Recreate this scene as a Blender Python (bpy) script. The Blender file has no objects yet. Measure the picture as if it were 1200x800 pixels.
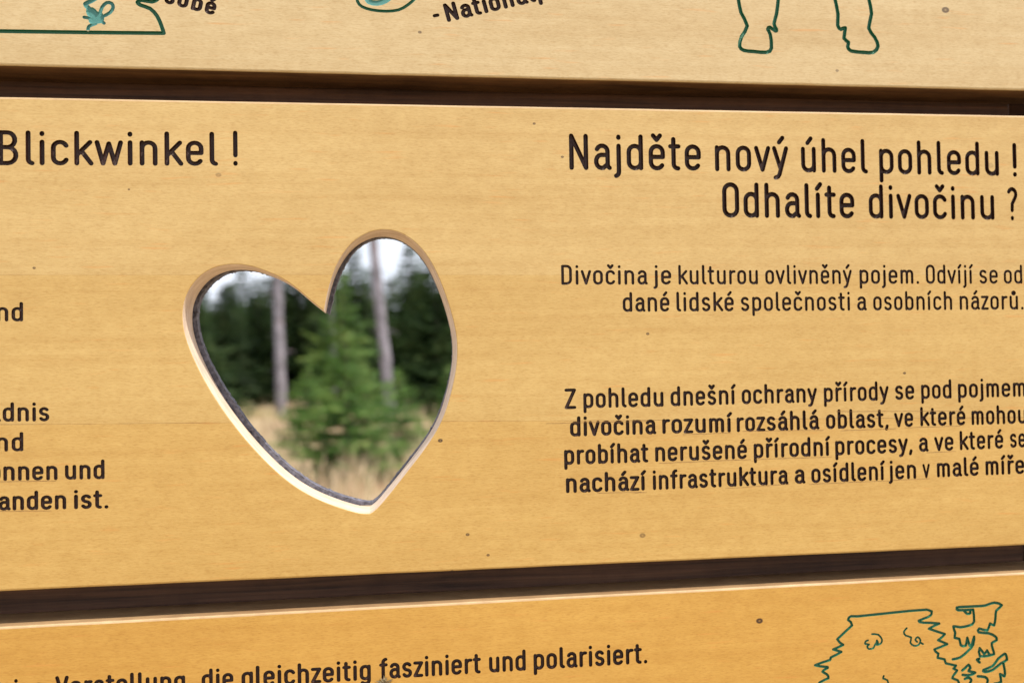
import bpy, bmesh, math, random
from mathutils import Vector, Matrix
from mathutils.geometry import delaunay_2d_cdt
C = bpy.context.scene.collection
scene = bpy.context.scene
rnd = random.Random(7)

# ------------------------------------------------------------------ camera
F = 1216.2          # focal length in photograph pixels (1200 wide)
D = 0.55            # metres from the lens to the board
CAM_H = 1.35
Xb = Vector((8680, 117, -F)).normalized()
Nb = Vector((-170, -30, -F)).normalized()
Nb = (Nb - Xb * Nb.dot(Xb)).normalized()
Zb = Xb.cross(Nb).normalized()
R = Matrix((Xb, Nb, Zb))                    # camera axes -> world axes
CAM = Vector((0, -D, CAM_H))
cam = bpy.data.objects.new('camera', bpy.data.cameras.new('camera'))
C.objects.link(cam)
cam.matrix_world = Matrix.Translation(CAM) @ R.to_4x4()
cam.data.sensor_width = 36
cam.data.lens = F * 36 / 1200
cam.data.clip_start = 0.01
cam.data.clip_end = 600
cam.data.dof.use_dof = True
cam.data.dof.focus_distance = 0.545
cam.data.dof.aperture_fstop = 7.0
cam.data.dof.aperture_blades = 7
scene.camera = cam

# ------------------------------------------------------------------ light
SUN = Vector((0.48, -0.42, 1.0)).normalized()      # towards the sun
sun_el = math.asin(SUN.z)
sun_az = math.atan2(SUN.x, SUN.y)                  # clockwise from +Y
w = bpy.data.worlds.new("World"); scene.world = w; w.use_nodes = True
nt = w.node_tree; nt.nodes.clear()
sky = nt.nodes.new('ShaderNodeTexSky'); sky.sky_type = 'NISHITA'; sky.sun_disc = False
sky.sun_elevation = sun_el; sky.sun_rotation = sun_az
sky.dust_density = 2.0; sky.altitude = 900
tc = nt.nodes.new('ShaderNodeTexCoord')
mp = nt.nodes.new('ShaderNodeMapping'); mp.inputs['Scale'].default_value = (1, 1, 2.6)
cn = nt.nodes.new('ShaderNodeTexNoise'); cn.inputs['Scale'].default_value = 2.3
cn.inputs['Detail'].default_value = 6; cn.inputs['Roughness'].default_value = 0.6
cr = nt.nodes.new('ShaderNodeValToRGB')
cr.color_ramp.elements[0].position = 0.18; cr.color_ramp.elements[1].position = 0.45
cmix = nt.nodes.new('ShaderNodeMix'); cmix.data_type = 'RGBA'
cmix.inputs['B'].default_value = (10.0, 10.6, 11.8, 1)
bg = nt.nodes.new('ShaderNodeBackground'); bg.inputs['Strength'].default_value = 0.10
ow = nt.nodes.new('ShaderNodeOutputWorld')
L = nt.links.new
L(tc.outputs['Generated'], mp.inputs['Vector']); L(mp.outputs[0], cn.inputs['Vector'])
L(cn.outputs['Fac'], cr.inputs['Fac']); L(cr.outputs['Color'], cmix.inputs['Factor'])
L(sky.outputs['Color'], cmix.inputs['A']); L(cmix.outputs['Result'], bg.inputs['Color'])
L(bg.outputs[0], ow.inputs['Surface'])
sl = bpy.data.lights.new('sun', 'SUN'); sl.energy = 5.0; sl.angle = math.radians(0.5)
sl.color = (1.0, 0.93, 0.84)
so = bpy.data.objects.new('sun', sl); C.objects.link(so)
so.rotation_euler = SUN.to_track_quat('Z', 'Y').to_euler()
so.location = (1, -2, 6)
scene.view_settings.view_transform = 'Standard'
scene.view_settings.look = 'None'
scene.view_settings.exposure = 0.13
scene.view_settings.gamma = 1

# ------------------------------------------------------------------ helpers
def ray(px, py):
    d = Vector((px - 600, -(py - 400), -F))
    return R @ d
def P(px, py, Y=0.0):
    """photograph pixel -> point on the plane y = Y"""
    d = ray(px, py)
    return CAM + d * ((Y + D) / d.y)
def mpp(px, py):
    return (P(px + 5, py) - P(px - 5, py)).length / 10

def tag(o, label=None, cat=None, group=None, kind=None):
    if label: o['label'] = label
    if cat: o['category'] = cat
    if group: o['group'] = group
    if kind: o['kind'] = kind
    return o
def empty(name, loc, parent=None):
    o = bpy.data.objects.new(name, None); C.objects.link(o)
    o.empty_display_size = 0.05
    if parent:
        o.parent = parent; o.location = Vector(loc) - wpos(parent)
    else: o.location = loc
    return o
def wpos(o):
    v = Vector(o.location)
    while o.parent: o = o.parent; v += Vector(o.location)
    return v
def mesh_obj(name, me, mats, parent=None, M=None, loc=None):
    o = bpy.data.objects.new(name, me); C.objects.link(o)
    if mats:
        for m in mats:
            if len(me.materials) < len(mats): me.materials.append(m)
    Mw = M if M is not None else Matrix.Translation(loc or (0, 0, 0))
    if parent:
        o.parent = parent
        Mw = Matrix.Translation(-wpos(parent)) @ Mw
    o.matrix_basis = Mw
    return o
def pydata(name, v, f, smooth=False, midx=None):
    me = bpy.data.meshes.new(name); me.from_pydata([tuple(a) for a in v], [], f)
    if smooth: me.polygons.foreach_set('use_smooth', [True] * len(me.polygons))
    if midx: me.polygons.foreach_set('material_index', midx)
    me.update(); return me
def box(x0, x1, y0, y1, z0, z1):
    v = [(x, y, z) for x in (x0, x1) for y in (y0, y1) for z in (z0, z1)]
    f = [(0, 1, 3, 2), (4, 6, 7, 5), (0, 4, 5, 1), (2, 3, 7, 6), (0, 2, 6, 4), (1, 5, 7, 3)]
    return v, f
def bevel_box(name, x0, x1, y0, y1, z0, z1, b=0.003):
    bm = bmesh.new(); v, f = box(x0, x1, y0, y1, z0, z1)
    vs = [bm.verts.new(a) for a in v]
    for q in f: bm.faces.new([vs[i] for i in q])
    bmesh.ops.bevel(bm, geom=bm.edges[:], offset=b, segments=2, affect='EDGES', profile=0.5)
    bmesh.ops.recalc_face_normals(bm, faces=bm.faces[:])
    me = bpy.data.meshes.new(name); bm.to_mesh(me); bm.free(); return me

class NT:
    def __init__(s, name):
        s.m = bpy.data.materials.new(name); s.m.use_nodes = True
        s.t = s.m.node_tree; s.b = s.t.nodes['Principled BSDF']; s.co = None
    def n(s, typ, **kw):
        q = s.t.nodes.new(typ)
        for k, v in kw.items():
            if k in q.inputs.keys(): q.inputs[k].default_value = v
            else: setattr(q, k, v)
        return q
    def l(s, a, b): s.t.links.new(a, b)
    def coords(s, scale, loc=(0, 0, 0), kind='Object'):
        if s.co is None: s.co = s.n('ShaderNodeTexCoord')
        m = s.n('ShaderNodeMapping'); m.inputs['Scale'].default_value = scale
        m.inputs['Location'].default_value = loc
        s.l(s.co.outputs[kind], m.inputs['Vector']); return m.outputs[0]
    def noise(s, scale3, detail=4, rough=0.55, sc=1.0, loc=(0, 0, 0), dist=0.0):
        q = s.n('ShaderNodeTexNoise'); q.inputs['Scale'].default_value = sc
        q.inputs['Detail'].default_value = detail; q.inputs['Roughness'].default_value = rough
        q.inputs['Distortion'].default_value = dist
        s.l(s.coords(scale3, loc), q.inputs['Vector']); return q.outputs['Fac']
    def ramp(s, fac, stops):
        r = s.n('ShaderNodeValToRGB'); e = r.color_ramp.elements
        while len(e) < len(stops): e.new(0.5)
        for i, (p, c) in enumerate(stops):
            e[i].position = p; e[i].color = c if len(c) == 4 else (*c, 1)
        s.l(fac, r.inputs['Fac']); return r.outputs['Color']
    def mix(s, a, b, fac, mode='MIX'):
        q = s.n('ShaderNodeMix', data_type='RGBA', blend_type=mode)
        for k, v in (('A', a), ('B', b), ('Factor', fac)):
            if isinstance(v, (int, float)): q.inputs[k].default_value = v
            elif isinstance(v, tuple): q.inputs[k].default_value = (*v, 1) if len(v) == 3 else v
            else: s.l(v, q.inputs[k])
        return q.outputs['Result']
    def math(s, op, a, b=0.0):
        q = s.n('ShaderNodeMath', operation=op)
        for i, v in enumerate((a, b)):
            if isinstance(v, (int, float)): q.inputs[i].default_value = v
            else: s.l(v, q.inputs[i])
        return q.outputs[0]
    def out(s, col, rough=0.5, bump=None, bstr=0.2, bdist=0.001, spec=0.5):
        if isinstance(col, tuple): s.b.inputs['Base Color'].default_value = (*col, 1)
        else: s.l(col, s.b.inputs['Base Color'])
        if isinstance(rough, (int, float)): s.b.inputs['Roughness'].default_value = rough
        else: s.l(rough, s.b.inputs['Roughness'])
        s.b.inputs['Specular IOR Level'].default_value = spec
        if bump is not None:
            bn = s.n('ShaderNodeBump'); bn.inputs['Strength'].default_value = bstr
            bn.inputs['Distance'].default_value = bdist
            s.l(bump, bn.inputs['Height']); s.l(bn.outputs[0], s.b.inputs['Normal'])
        return s.m

# ------------------------------------------------------------------ materials
def varnished(name, tone, seams=(), knots=(), lam=()):
    t = NT(name)
    broad = t.noise((1.6, 1, 9), 3, 0.5, 3.0)
    fig = t.noise((5, 3, 90), 5, 0.6, 2.0, dist=0.4)
    fine = t.noise((90, 40, 700), 3, 0.7, 1.5)
    streak = t.noise((1.1, 1, 170), 4, 0.6, 1.0, loc=(2, 9, 4), dist=0.15)
    pore = t.noise((500, 300, 2200), 2, 0.6, 0.8, loc=(3, 1, 2))
    mott = t.noise((55, 30, 75), 4, 0.65, 1.6, loc=(1, 5, 2))
    base = tone
    if lam:                       # the tone steps to a more saturated one below each seam
        sp0 = t.n('ShaderNodeSeparateXYZ'); t.co = t.n('ShaderNodeTexCoord'); t.l(t.co.outputs['Object'], sp0.inputs[0])
        for z0, sl_, c_ in lam:
            zz = t.math('ADD', t.math('SUBTRACT', sp0.outputs['Z'], z0), t.math('MULTIPLY', sp0.outputs['X'], sl_))
            base = t.mix(base, c_, t.math('LESS_THAN', zz, 0.0))
    col = t.mix(base, t.ramp(broad, [(0.3, (0.95, 0.925, 0.88)), (0.7, (1.04, 1.05, 1.08))]), 1.0, 'MULTIPLY')
    col = t.mix(col, t.ramp(fig, [(0.30, (0.80, 0.70, 0.52)), (0.62, (1, 1, 1))]), 0.24, 'MULTIPLY')
    col = t.mix(col, t.ramp(fine, [(0.30, (0.78, 0.68, 0.52)), (0.6, (1, 1, 1))]), 0.32, 'MULTIPLY')
    col = t.mix(col, t.ramp(mott, [(0.30, (0.80, 0.70, 0.56)), (0.65, (1.08, 1.08, 1.12))]), 0.32, 'MULTIPLY')
    col = t.mix(col, t.ramp(pore, [(0.32, (0.72, 0.6, 0.45)), (0.5, (1, 1, 1))]), 0.40, 'MULTIPLY')
    col = t.mix(col, t.ramp(streak, [(0.34, (0.80, 0.68, 0.50)), (0.52, (1, 1, 1))]), 0.22, 'MULTIPLY')
    # short orange flecks along the grain
    fl = t.noise((34, 20, 420), 2, 0.5, 1.0, loc=(7, 7, 7))
    col = t.mix(col, (0.56, 0.235, 0.05), t.math('MULTIPLY', t.ramp(fl, [(0.63, (0, 0, 0)), (0.74, (1, 1, 1))]), 0.38))
    # dirt specks
    vo = t.n('ShaderNodeTexVoronoi'); vo.inputs['Scale'].default_value = 1.0
    t.l(t.coords((22, 22, 26)), vo.inputs['Vector'])
    wn = t.n('ShaderNodeTexWhiteNoise'); t.l(vo.outputs['Position'], wn.inputs['Vector'])
    rad = t.math('MULTIPLY', t.math('POWER', wn.outputs['Value'], 9.0), 0.030)
    sp = t.math('LESS_THAN', vo.outputs['Distance'], rad)
    col = t.mix(col, (0.10, 0.045, 0.015), t.math('MULTIPLY', sp, 0.8))
    sx = t.n('ShaderNodeSeparateXYZ')
    if t.co is None: t.co = t.n('ShaderNodeTexCoord')
    t.l(t.co.outputs['Object'], sx.inputs[0])
    seamsum = None
    for z0, sl_, a in seams:       # glue joints between the lamellas of the plank
        wob = t.math('MULTIPLY', t.math('SUBTRACT', t.noise((6, 1, 1), 3, 0.5), 0.5), 0.0012)
        zz = t.math('ADD', t.math('SUBTRACT', sx.outputs['Z'], z0), t.math('ADD', t.math('MULTIPLY', sx.outputs['X'], sl_), wob))
        line = t.math('LESS_THAN', t.math('ABSOLUTE', zz), 0.00014)
        line = t.math('MULTIPLY', line, t.math('MULTIPLY', t.ramp(t.noise((30, 1, 1), 3, 0.6), [(0.38, (0.25,) * 3), (0.6, (1,) * 3)]), a))
        col = t.mix(col, (0.13, 0.05, 0.012), line)
    for (kx, kz, kr, a) in knots:
        dx = t.math('SUBTRACT', sx.outputs['X'], kx); dz = t.math('MULTIPLY', t.math('SUBTRACT', sx.outputs['Z'], kz), 1.35)
        d = t.math('SQRT', t.math('ADD', t.math('MULTIPLY', dx, dx), t.math('MULTIPLY', dz, dz)))
        d = t.math('DIVIDE', d, kr)
        m = t.ramp(d, [(0.0, (0.45,) * 3), (0.4, (1,) * 3), (0.75, (1,) * 3), (1.0, (0,) * 3)])
        col = t.mix(col, (0.035, 0.012, 0.004), t.math('MULTIPLY', m, a))
    h = t.math('ADD', t.math('MULTIPLY', fine, 0.6), t.math('MULTIPLY', pore, 0.5))
    rg = t.ramp(mott, [(0.3, (0.44,) * 3), (0.7, (0.54,) * 3)])
    return t.out(col, rg, h, 0.35, 0.00025, 0.55)

def wood_edge(name, a, b, rough=0.7, grain=(8, 60, 260)):
    t = NT(name)
    n1 = t.noise(grain, 5, 0.65, 1.4, dist=0.3); n2 = t.noise((60, 60, 60), 4, 0.6, 1.5)
    col = t.ramp(n1, [(0.3, a), (0.68, b)])
    col = t.mix(col, t.ramp(n2, [(0.3, (0.55, 0.5, 0.48)), (0.6, (1, 1, 1))]), 0.45, 'MULTIPLY')
    return t.out(col, rough, n1, 0.5, 0.0006, 0.35)

kn = []
for (x, y, r, a) in ((890, 727, 4.5, 0.95),):
    p = P(x, y); kn.append((p.x, p.z, r * mpp(x, y), a))
kt = []
for (x, y, r, a) in ((1108, 12, 5, 0.8), (981, 83, 2.2, 0.6), (492, 38, 2.5, 0.7)):
    p = P(x, y); kt.append((p.x, p.z, r * mpp(x, y), a))
km = []
for (x, y, r, a) in ((753, 627, 4, 0.55), (548, 626, 2.6, 0.8), (516, 516, 3.2, 0.9), (572, 650, 2.2, 0.8), (530, 669, 2, .8),
                     (40, 314, 2.2, 0.8), (759, 391, 2.2, .8), (256, 205, 4, .35), (1161, 194, 4, .25), (626, 145, 2, .8), (659, 184, 2, .8),
                     (1060, 437, 2, .9), (361, 30, 3, .3), (151, 222, 1.6, .8)):
    p = P(x, y); km.append((p.x, p.z, r * mpp(x, y), a))
s1a, s1b = P(0, 322), P(1190, 322); s2a, s2b = P(0, 497), P(600, 493)
def seam(a, b, al):
    k = (b.z - a.z) / (b.x - a.x); return (a.z - k * a.x, -k, al)
M_top = varnished('varnished_spruce_top', (0.540, 0.425, 0.228), (), kt)
L1, L2 = seam(s1a, s1b, 0.30), seam(s2a, s2b, 0.8)
M_main = varnished('varnished_spruce_middle', (0.542, 0.386, 0.153), (L1, L2), km, [(L1[0], L1[1], (0.537, 0.368, 0.128)), (L2[0], L2[1], (0.537, 0.351, 0.107))])
M_low = varnished('varnished_spruce_low', (0.537, 0.309, 0.065), (), kn)
M_under = wood_edge('dark_underside', (0.06, 0.028, 0.012), (0.22, 0.115, 0.045))  # dark brown wood for the undersides and backs of the planks
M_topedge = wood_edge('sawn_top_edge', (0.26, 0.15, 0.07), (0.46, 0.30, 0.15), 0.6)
M_arris = wood_edge('tan_arris', (0.46, 0.31, 0.16), (0.58, 0.41, 0.23), 0.65)  # tan wood for the top front arrises and the plank ends
M_wall = wood_edge('bare_pale_cut', (0.58, 0.42, 0.275), (0.74, 0.61, 0.48), 0.6, (40, 260, 40))
M_back = wood_edge('dark_weathered_rail', (0.030, 0.013, 0.007), (0.17, 0.078, 0.038), 0.55, (5, 40, 220))
M_liner = wood_edge('rough_grey_backing', (0.018, 0.017, 0.022), (0.22, 0.215, 0.265), 0.8, (220, 160, 220))
def paint(name, a, b, rough, sc=300):
    t = NT(name); n = t.noise((sc,) * 3, 3, 0.6, 1.0)
    return t.out(t.ramp(n, [(0.35, a), (0.65, b)]), rough, n, 0.4, 0.0004, 0.5)
M_ink = paint('dark_brown_groove', (0.014, 0.004, 0.002), (0.060, 0.020, 0.011), 0.42)
M_green = paint('green_groove', (0.008, 0.085, 0.043), (0.03, 0.22, 0.12), 0.4)
M_teal = paint('teal_pocket', (0.03, 0.17, 0.15), (0.08, 0.27, 0.24), 0.5)
M_pale = paint('pale_blue_pocket', (0.30, 0.48, 0.48), (0.60, 0.62, 0.50), 0.5)
M_line = paint('scribe_line', (0.13, 0.06, 0.02), (0.30, 0.15, 0.05), 0.5)

# ------------------------------------------------------------------ grooves cut by a router
def capsule(a, b, r, n=5):
    a = Vector(a); b = Vector(b); d = b - a
    th = math.atan2(d.y, d.x) if d.length > 1e-9 else 0
    pts = []
    for c, s in ((b, -math.pi / 2), (a, math.pi / 2)):
        for i in range(n + 1):
            t = th + s + math.pi * i / n
            pts.append((c.x + r * math.cos(t), c.y + r * math.sin(t)))
    return pts
def segdist(p, a, b, k=1.0):
    ax, ay = a; bx, by = b; dx, dy = bx - ax, by - ay
    L2 = dx * dx + dy * dy
    t = 0 if L2 < 1e-16 else max(0, min(1, ((p[0] - ax) * dx + (p[1] - ay) * dy) / L2))
    return math.hypot(p[0] - ax - t * dx, p[1] - ay - t * dy) / k
def groove(strokes, r, depth, ks=None):
    """strokes: polylines.  Returns verts (u, depth, v), tris, boundary edges (as uv pairs)"""
    segs = []
    for n, s in enumerate(strokes):
        k = ks[n] if ks else 1.0
        if len(s) == 1: segs.append((s[0], (s[0][0] + 1e-7, s[0][1]), k))
        for a, b in zip(s, s[1:]): segs.append((a, b, k))
    vs, fs, es = [], [], []
    for a, b, kk in segs:
        for rr in (r * kk, r * 0.72 * kk):
            c = capsule(a, b, rr); k = len(vs)
            vs += [Vector(q) for q in c]; fs.append(list(range(k, k + len(c))))
        if math.hypot(a[0] - b[0], a[1] - b[1]) > 1e-5:
            k = len(vs); vs += [Vector(a), Vector(b)]; es.append((k, k + 1))
    ov, oe, of, _, _, off = delaunay_2d_cdt(vs, es, fs, 0, 1e-6)
    tris = []
    for f in of:
        c = (sum(ov[i].x for i in f) / 3, sum(ov[i].y for i in f) / 3)
        if min(segdist(c, *q) for q in segs) < r * 0.999: tris.append(f)
    used = {}; V = []; T = []
    def prof(t):
        t = min(1, t)
        return depth * (1 - t ** 2.6 * 0.18) if t < 0.75 else depth * 0.92 * (1 - t) / 0.28
    cnt = {}
    for f in tris:
        q = []
        for i in f:
            if i not in used:
                p = ov[i]; dd = min(segdist(p, *q) for q in segs)
                used[i] = len(V); V.append([p.x, max(0.0, prof(dd / r)), p.y])
            q.append(used[i])
        T.append(tuple(q))
        for a, b in ((q[0], q[1]), (q[1], q[2]), (q[2], q[0])):
            key = (min(a, b), max(a, b))
            cnt.setdefault(key, []).append((a, b))
    B = [e[0] for e in cnt.values() if len(e) == 1]
    for a, b in B: V[a][1] = 0.0; V[b][1] = 0.0
    return V, T, B
def loops(B):
    """link oriented boundary edges into closed loops, split where a loop touches itself"""
    nx = {}
    for a, b in B: nx.setdefault(a, []).append(b)
    out = []
    while nx:
        s = next(iter(nx)); lp = [s]; cur = s
        while cur in nx:
            q = nx[cur]; n = q.pop()
            if not q: del nx[cur]
            if n in lp:
                i = lp.index(n)
                if len(lp) - i > 2: out.append(lp[i:])
                lp = lp[:i + 1]
            else: lp.append(n)
            cur = n
    return out
def area(q): return 0.5 * sum(q[i - 1][0] * q[i][1] - q[i][0] * q[i - 1][1] for i in range(len(q)))
def sound(V, T, lps):
    """do the loops enclose the same area as the faces, and does a plate cut with them keep the rest?"""
    a1 = sum(area([(V[i][0], V[i][2]) for i in f]) for f in T)
    q = [[(V[i][0], V[i][2]) for i in lp] for lp in lps]
    a2 = sum(area(l) for l in q)
    if abs(a1 - a2) > 0.01 * abs(a1): return False
    box_ = [(-20, -20), (20, -20), (20, 20), (-20, 20)]
    v, t = cdt_face(box_, q, 0.0, sc=1.0)
    a3 = sum(area([(v[i][0], v[i][2]) for i in f]) for f in t)
    return abs(1600 - a3 - a1) < 0.01 * abs(a1)
def cdt_face(outer, holes, y, flip=False, sc=100.0):
    vs, fs = [], []
    for lp in [outer] + holes:
        if area(lp) < 0: lp = lp[::-1]
        k = len(vs); vs += [Vector(p) for p in lp]; fs.append(list(range(k, k + len(lp))))
    ov, oe, of, _, _, off = delaunay_2d_cdt([v * sc for v in vs], [], fs, 0, 1e-6)
    V = [(p.x / sc, y, p.y / sc) for p in ov]
    T = [tuple(f) for f, o in zip(of, off) if len(o) % 2 == 1]
    if flip: T = [t[::-1] for t in T]
    return V, T

# ------------------------------------------------------------------ single stroke alphabet
def arc(cx, cy, rx, ry, a0, a1, n=6):
    return [(cx + rx * math.cos(math.radians(a0 + (a1 - a0) * i / n)), cy + ry * math.sin(math.radians(a0 + (a1 - a0) * i / n))) for i in range(n + 1)]
W_, X_, R_ = 0.38, 0.70, 0.19
def stadium(w, h0, h1, r):
    p = arc(w - w / 2, h1 - r, w / 2, r, 0, 180, 8) + arc(w / 2, h0 + r, w / 2, r, 180, 360, 8)
    return p + [p[0]]
def arch(x0, x1, y0): return arc((x0 + x1) / 2, X_ - R_, (x1 - x0) / 2, R_, 180, 0, 8) + [(x1, y0)]
O_ = stadium(W_, 0, X_, R_)
CAR = lambda x: [[(x - .11, 1.04), (x, .90), (x + .11, 1.04)]]
ACU = lambda x: [[(x - .03, .89), (x + .09, 1.04)]]
G = {
 'a': (.40, [arc(.19, .53, .17, .17, 160, 0, 6) + [(.36, .10)] + arc(.44, .10, .08, .10, 180, 255, 2), [(.36, .41), (.16, .41)] + arc(.16, .205, .16, .205, 90, 270, 7) + [(.22, 0), (.36, .12)]]),
 'b': (W_, [[(0, 0), (0, 1)], O_]),
 'c': (W_ - .03, [arc(W_ / 2, X_ - R_, W_ / 2, R_, 22, 180, 7) + arc(W_ / 2, R_, W_ / 2, R_, 180, 338, 7)]),
 'd': (W_, [[(W_, 0), (W_, 1)], O_]),
 'e': (W_, [[(0, .36), (W_, .36)] + arc(W_ / 2, X_ - R_, W_ / 2, R_, 0, 180, 8) + arc(W_ / 2, R_, W_ / 2, R_, 180, 330, 7)]),
 'f': (.28, [arc(.26, .84, .14, .16, 90, 180, 4) + [(.12, 0)], [(0, X_), (.27, X_)]]),
 'g': (W_, [O_, [(W_, X_), (W_, -.10)] + arc(W_ / 2, -.10, W_ / 2, .17, 0, -140, 6)]),
 'h': (W_, [[(0, 0), (0, 1)], arch(0, W_, 0)]),
 'i': (0.001, [[(0, 0), (0, X_)], [(0, .955), (0, .985)]]),
 'j': (0.06, [[(.06, X_), (.06, -.12)] + arc(-.05, -.12, .11, .13, 0, -80, 3), [(.06, .955), (.06, .985)]]),
 'k': (.41, [[(0, 0), (0, 1)], [(.38, X_), (0, .27)], [(.14, .40), (.41, 0)]]),
 'l': (.11, [[(0, 1), (0, .14)] + arc(.12, .14, .12, .14, 180, 265, 4)]),
 'm': (.62, [[(0, 0), (0, X_)], arc(.155, X_ - .155, .155, .155, 180, 0, 7) + [(.31, 0)], arc(.465, X_ - .155, .155, .155, 180, 0, 7) + [(.62, 0)]]),
 'n': (W_, [[(0, 0), (0, X_)], arch(0, W_, 0)]),
 'o': (W_, [O_]),
 'p': (W_, [[(0, -.28), (0, X_)], O_]),
 'r': (.24, [[(0, 0), (0, X_)], arc(.20, .48, .20, .21, 180, 78, 5)]),
 's': (.34, [arc(.17, .53, .165, .17, 30, 180, 6) + [(.03, .44), (.10, .37), (.25, .33), (.33, .25)] + arc(.17, .17, .17, .17, 0, -155, 6)]),
 't': (.28, [[(.10, .93), (.10, .14)] + arc(.23, .14, .13, .14, 180, 275, 4), [(0, X_), (.26, X_)]]),
 'u': (W_, [[(0, X_)] + arc(W_ / 2, R_, W_ / 2, R_, 180, 360, 8), [(W_, X_), (W_, 0)]]),
 'v': (.41, [[(0, X_), (.205, 0), (.41, X_)]]),
 'w': (.68, [[(0, X_), (.17, 0), (.34, X_ - .04), (.51, 0), (.68, X_)]]),
 'y': (.41, [[(0, X_), (.21, .03)], [(.41, X_), (.17, -.14)] + [(.12, -.22), (.03, -.25)]]),
 'z': (.34, [[(0, X_), (.34, X_), (0, 0), (.34, 0)]]),
 'B': (.43, [[(0, .52), (0, 1), (.20, 1)] + arc(.20, .76, .20, .24, 90, -90, 7) + [(0, .52), (0, 0), (.20, 0)] + arc(.20, .26, .23, .26, -90, 90, 7)]),
 'D': (.42, [[(.2, 0), (0, 0), (0, 1), (.20, 1)] + arc(.20, .78, .22, .22, 90, 0, 5) + arc(.20, .22, .22, .22, 0, -90, 5)]),
 'N': (.45, [[(0, 0), (0, 1), (.45, 0), (.45, 1)]]),
 'O': (.43, [stadium(.43, 0, 1, .215)]),
 'V': (.48, [[(0, 1), (.24, 0), (.48, 1)]]),
 'Z': (.42, [[(0, 1), (.42, 1), (0, 0), (.42, 0)]]),
 '.': (0.001, [[(0, 0), (0, .03)]]),
 ',': (0.04, [[(.05, .03), (0, -.16)]]),
 '!': (0.001, [[(0, 1), (0, .27)], [(0, 0), (0, .02)]]),
 '?': (.34, [arc(.17, .82, .17, .18, 150, -40, 8) + [(.17, .50), (.16, .28)], [(.16, 0), (.16, .02)]]),
 '-': (.24, [[(0, 0), (.24, 0)]]),
}
def acc(c, base, extra, dotless=None):
    w_, s = G[base]; s = list(s)
    if dotless: s = s[:-1]
    G[c] = (w_ + (.07 if base == 'i' else 0), s + extra)
acc('á', 'a', ACU(.19)); acc('é', 'e', ACU(.19)); acc('í', 'i', ACU(0), True); acc('ú', 'u', ACU(.19)); acc('ý', 'y', ACU(.2))
acc('č', 'c', CAR(.19)); acc('ě', 'e', CAR(.19)); acc('š', 's', CAR(.17)); acc('ř', 'r', CAR(.10))
acc('ů', 'u', [arc(.19, .93, .075, .075, 0, 360, 10)]); acc('ö', 'o', [[(.09, .9)], [(.29, .9)]])
SIDE = {}
for c_ in 'bdBDNhilmntuíúůp!': SIDE[c_] = [.172, .172]
for c_ in 'ceěéčosšöOagáq': SIDE[c_] = [.145, .145]
for c_ in 'vwyýVzZkxr,.řtfjá': SIDE[c_] = [.10, .10]
SIDE['k'][0] = SIDE['r'][0] = SIDE['ř'][0] = .172; SIDE['b'][1] = SIDE['p'][1] = .15; SIDE['d'][0] = .15
SIDE['a'][1] = SIDE['á'][1] = .12; SIDE['á'][0] = .145; SIDE['l'][1] = .11; SIDE['k'][1] = .07; SIDE['r'][1] = SIDE['ř'][1] = .09
SIDE['.'] = [.16, .1]; SIDE[','] = [.12, .1]; SIDE['j'] = [.13, .17]; SIDE['-'] = [.1, .1]; SIDE['?'] = [.1, .1]; SIDE['í'] = [.172, .13]
gcache = {}
def glyph(ch, sr):
    """cached groove mesh; sr = stroke radius in skeleton units"""
    k = (ch, round(sr, 4))
    if k not in gcache:
        for n in range(12):          # nudge the cutter until strokes meet or part cleanly
            V, T, B = groove(G[ch][1], sr * (1 + .006 * n * (-1) ** n), sr * 2.1)
            if sound(V, T, loops(B)): break
        else: print('glyph not clean', ch, sr)
        me = pydata('letter', V, T); me.materials.append(M_ink)
        gcache[k] = (me, [[(V[i][0], V[i][2]) for i in lp] for lp in loops(B)])
    return gcache[k]

sign = empty('information_sign', (0, 0.05, 0))
tag(sign, 'varnished wooden information sign of planks with routed text and a heart-shaped hole cut through it', 'sign')
HOLES = {'top': [], 'main': [], 'low': []}
PL = {}
def word(text, x0, y0, x1, y1, cap, sw, board, line):
    """ink runs from pixel (x0,y0) to (x1,y1) on its base line; cap = ink height of a capital in pixels"""
    a, b = P(x0, y0), P(x1, y1); m = mpp((x0 + x1) / 2, (y0 + y1) / 2)
    # the ink height is vertical, measured where the word stands
    sw *= 1.10 if cap > 30 else 1.02; s = (cap - sw) * m; r = sw * m / 2; sr = round(r / s / .003) * .003
    adv = []; x = 0
    for i, ch in enumerate(text):
        if i: x += SIDE[ch][0]
        adv.append(x); x += G[ch][0] + SIDE[ch][1]
    total = x - SIDE[text[-1]][1]
    d = b - a; ang = math.atan2(d.z, d.x); ln = d.length
    sx = 1.0 if total < 0.05 else (ln - 2 * r) / (total)
    if total < 0.05: sx = s
    ca, sa = math.cos(ang), math.sin(ang)
    ox, oz = a.x + r * ca - r * sa * 0, a.z + r
    if total < 0.05: ox = (a.x + b.x) / 2
    for ch, ax in zip(text, adv):
        me, lps = glyph(ch, sr)
        lx, lz = ox + ax * sx * ca, oz + ax * sx * sa
        rot = Matrix.Rotation(-ang, 4, 'Y') if abs(ang) > 0.08 else Matrix.Identity(4)
        gx = min(max(sx, s * 0.82), s * 1.22)
        M = Matrix.Translation((lx, 0, lz)) @ rot @ Matrix.Diagonal((gx, s, s, 1))
        mesh_obj('letter', me, None, line, M)
        for lp in lps:
            HOLES[board].append([tuple((M @ Vector((u, 0, v))).xz) for u, v in lp])
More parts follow.
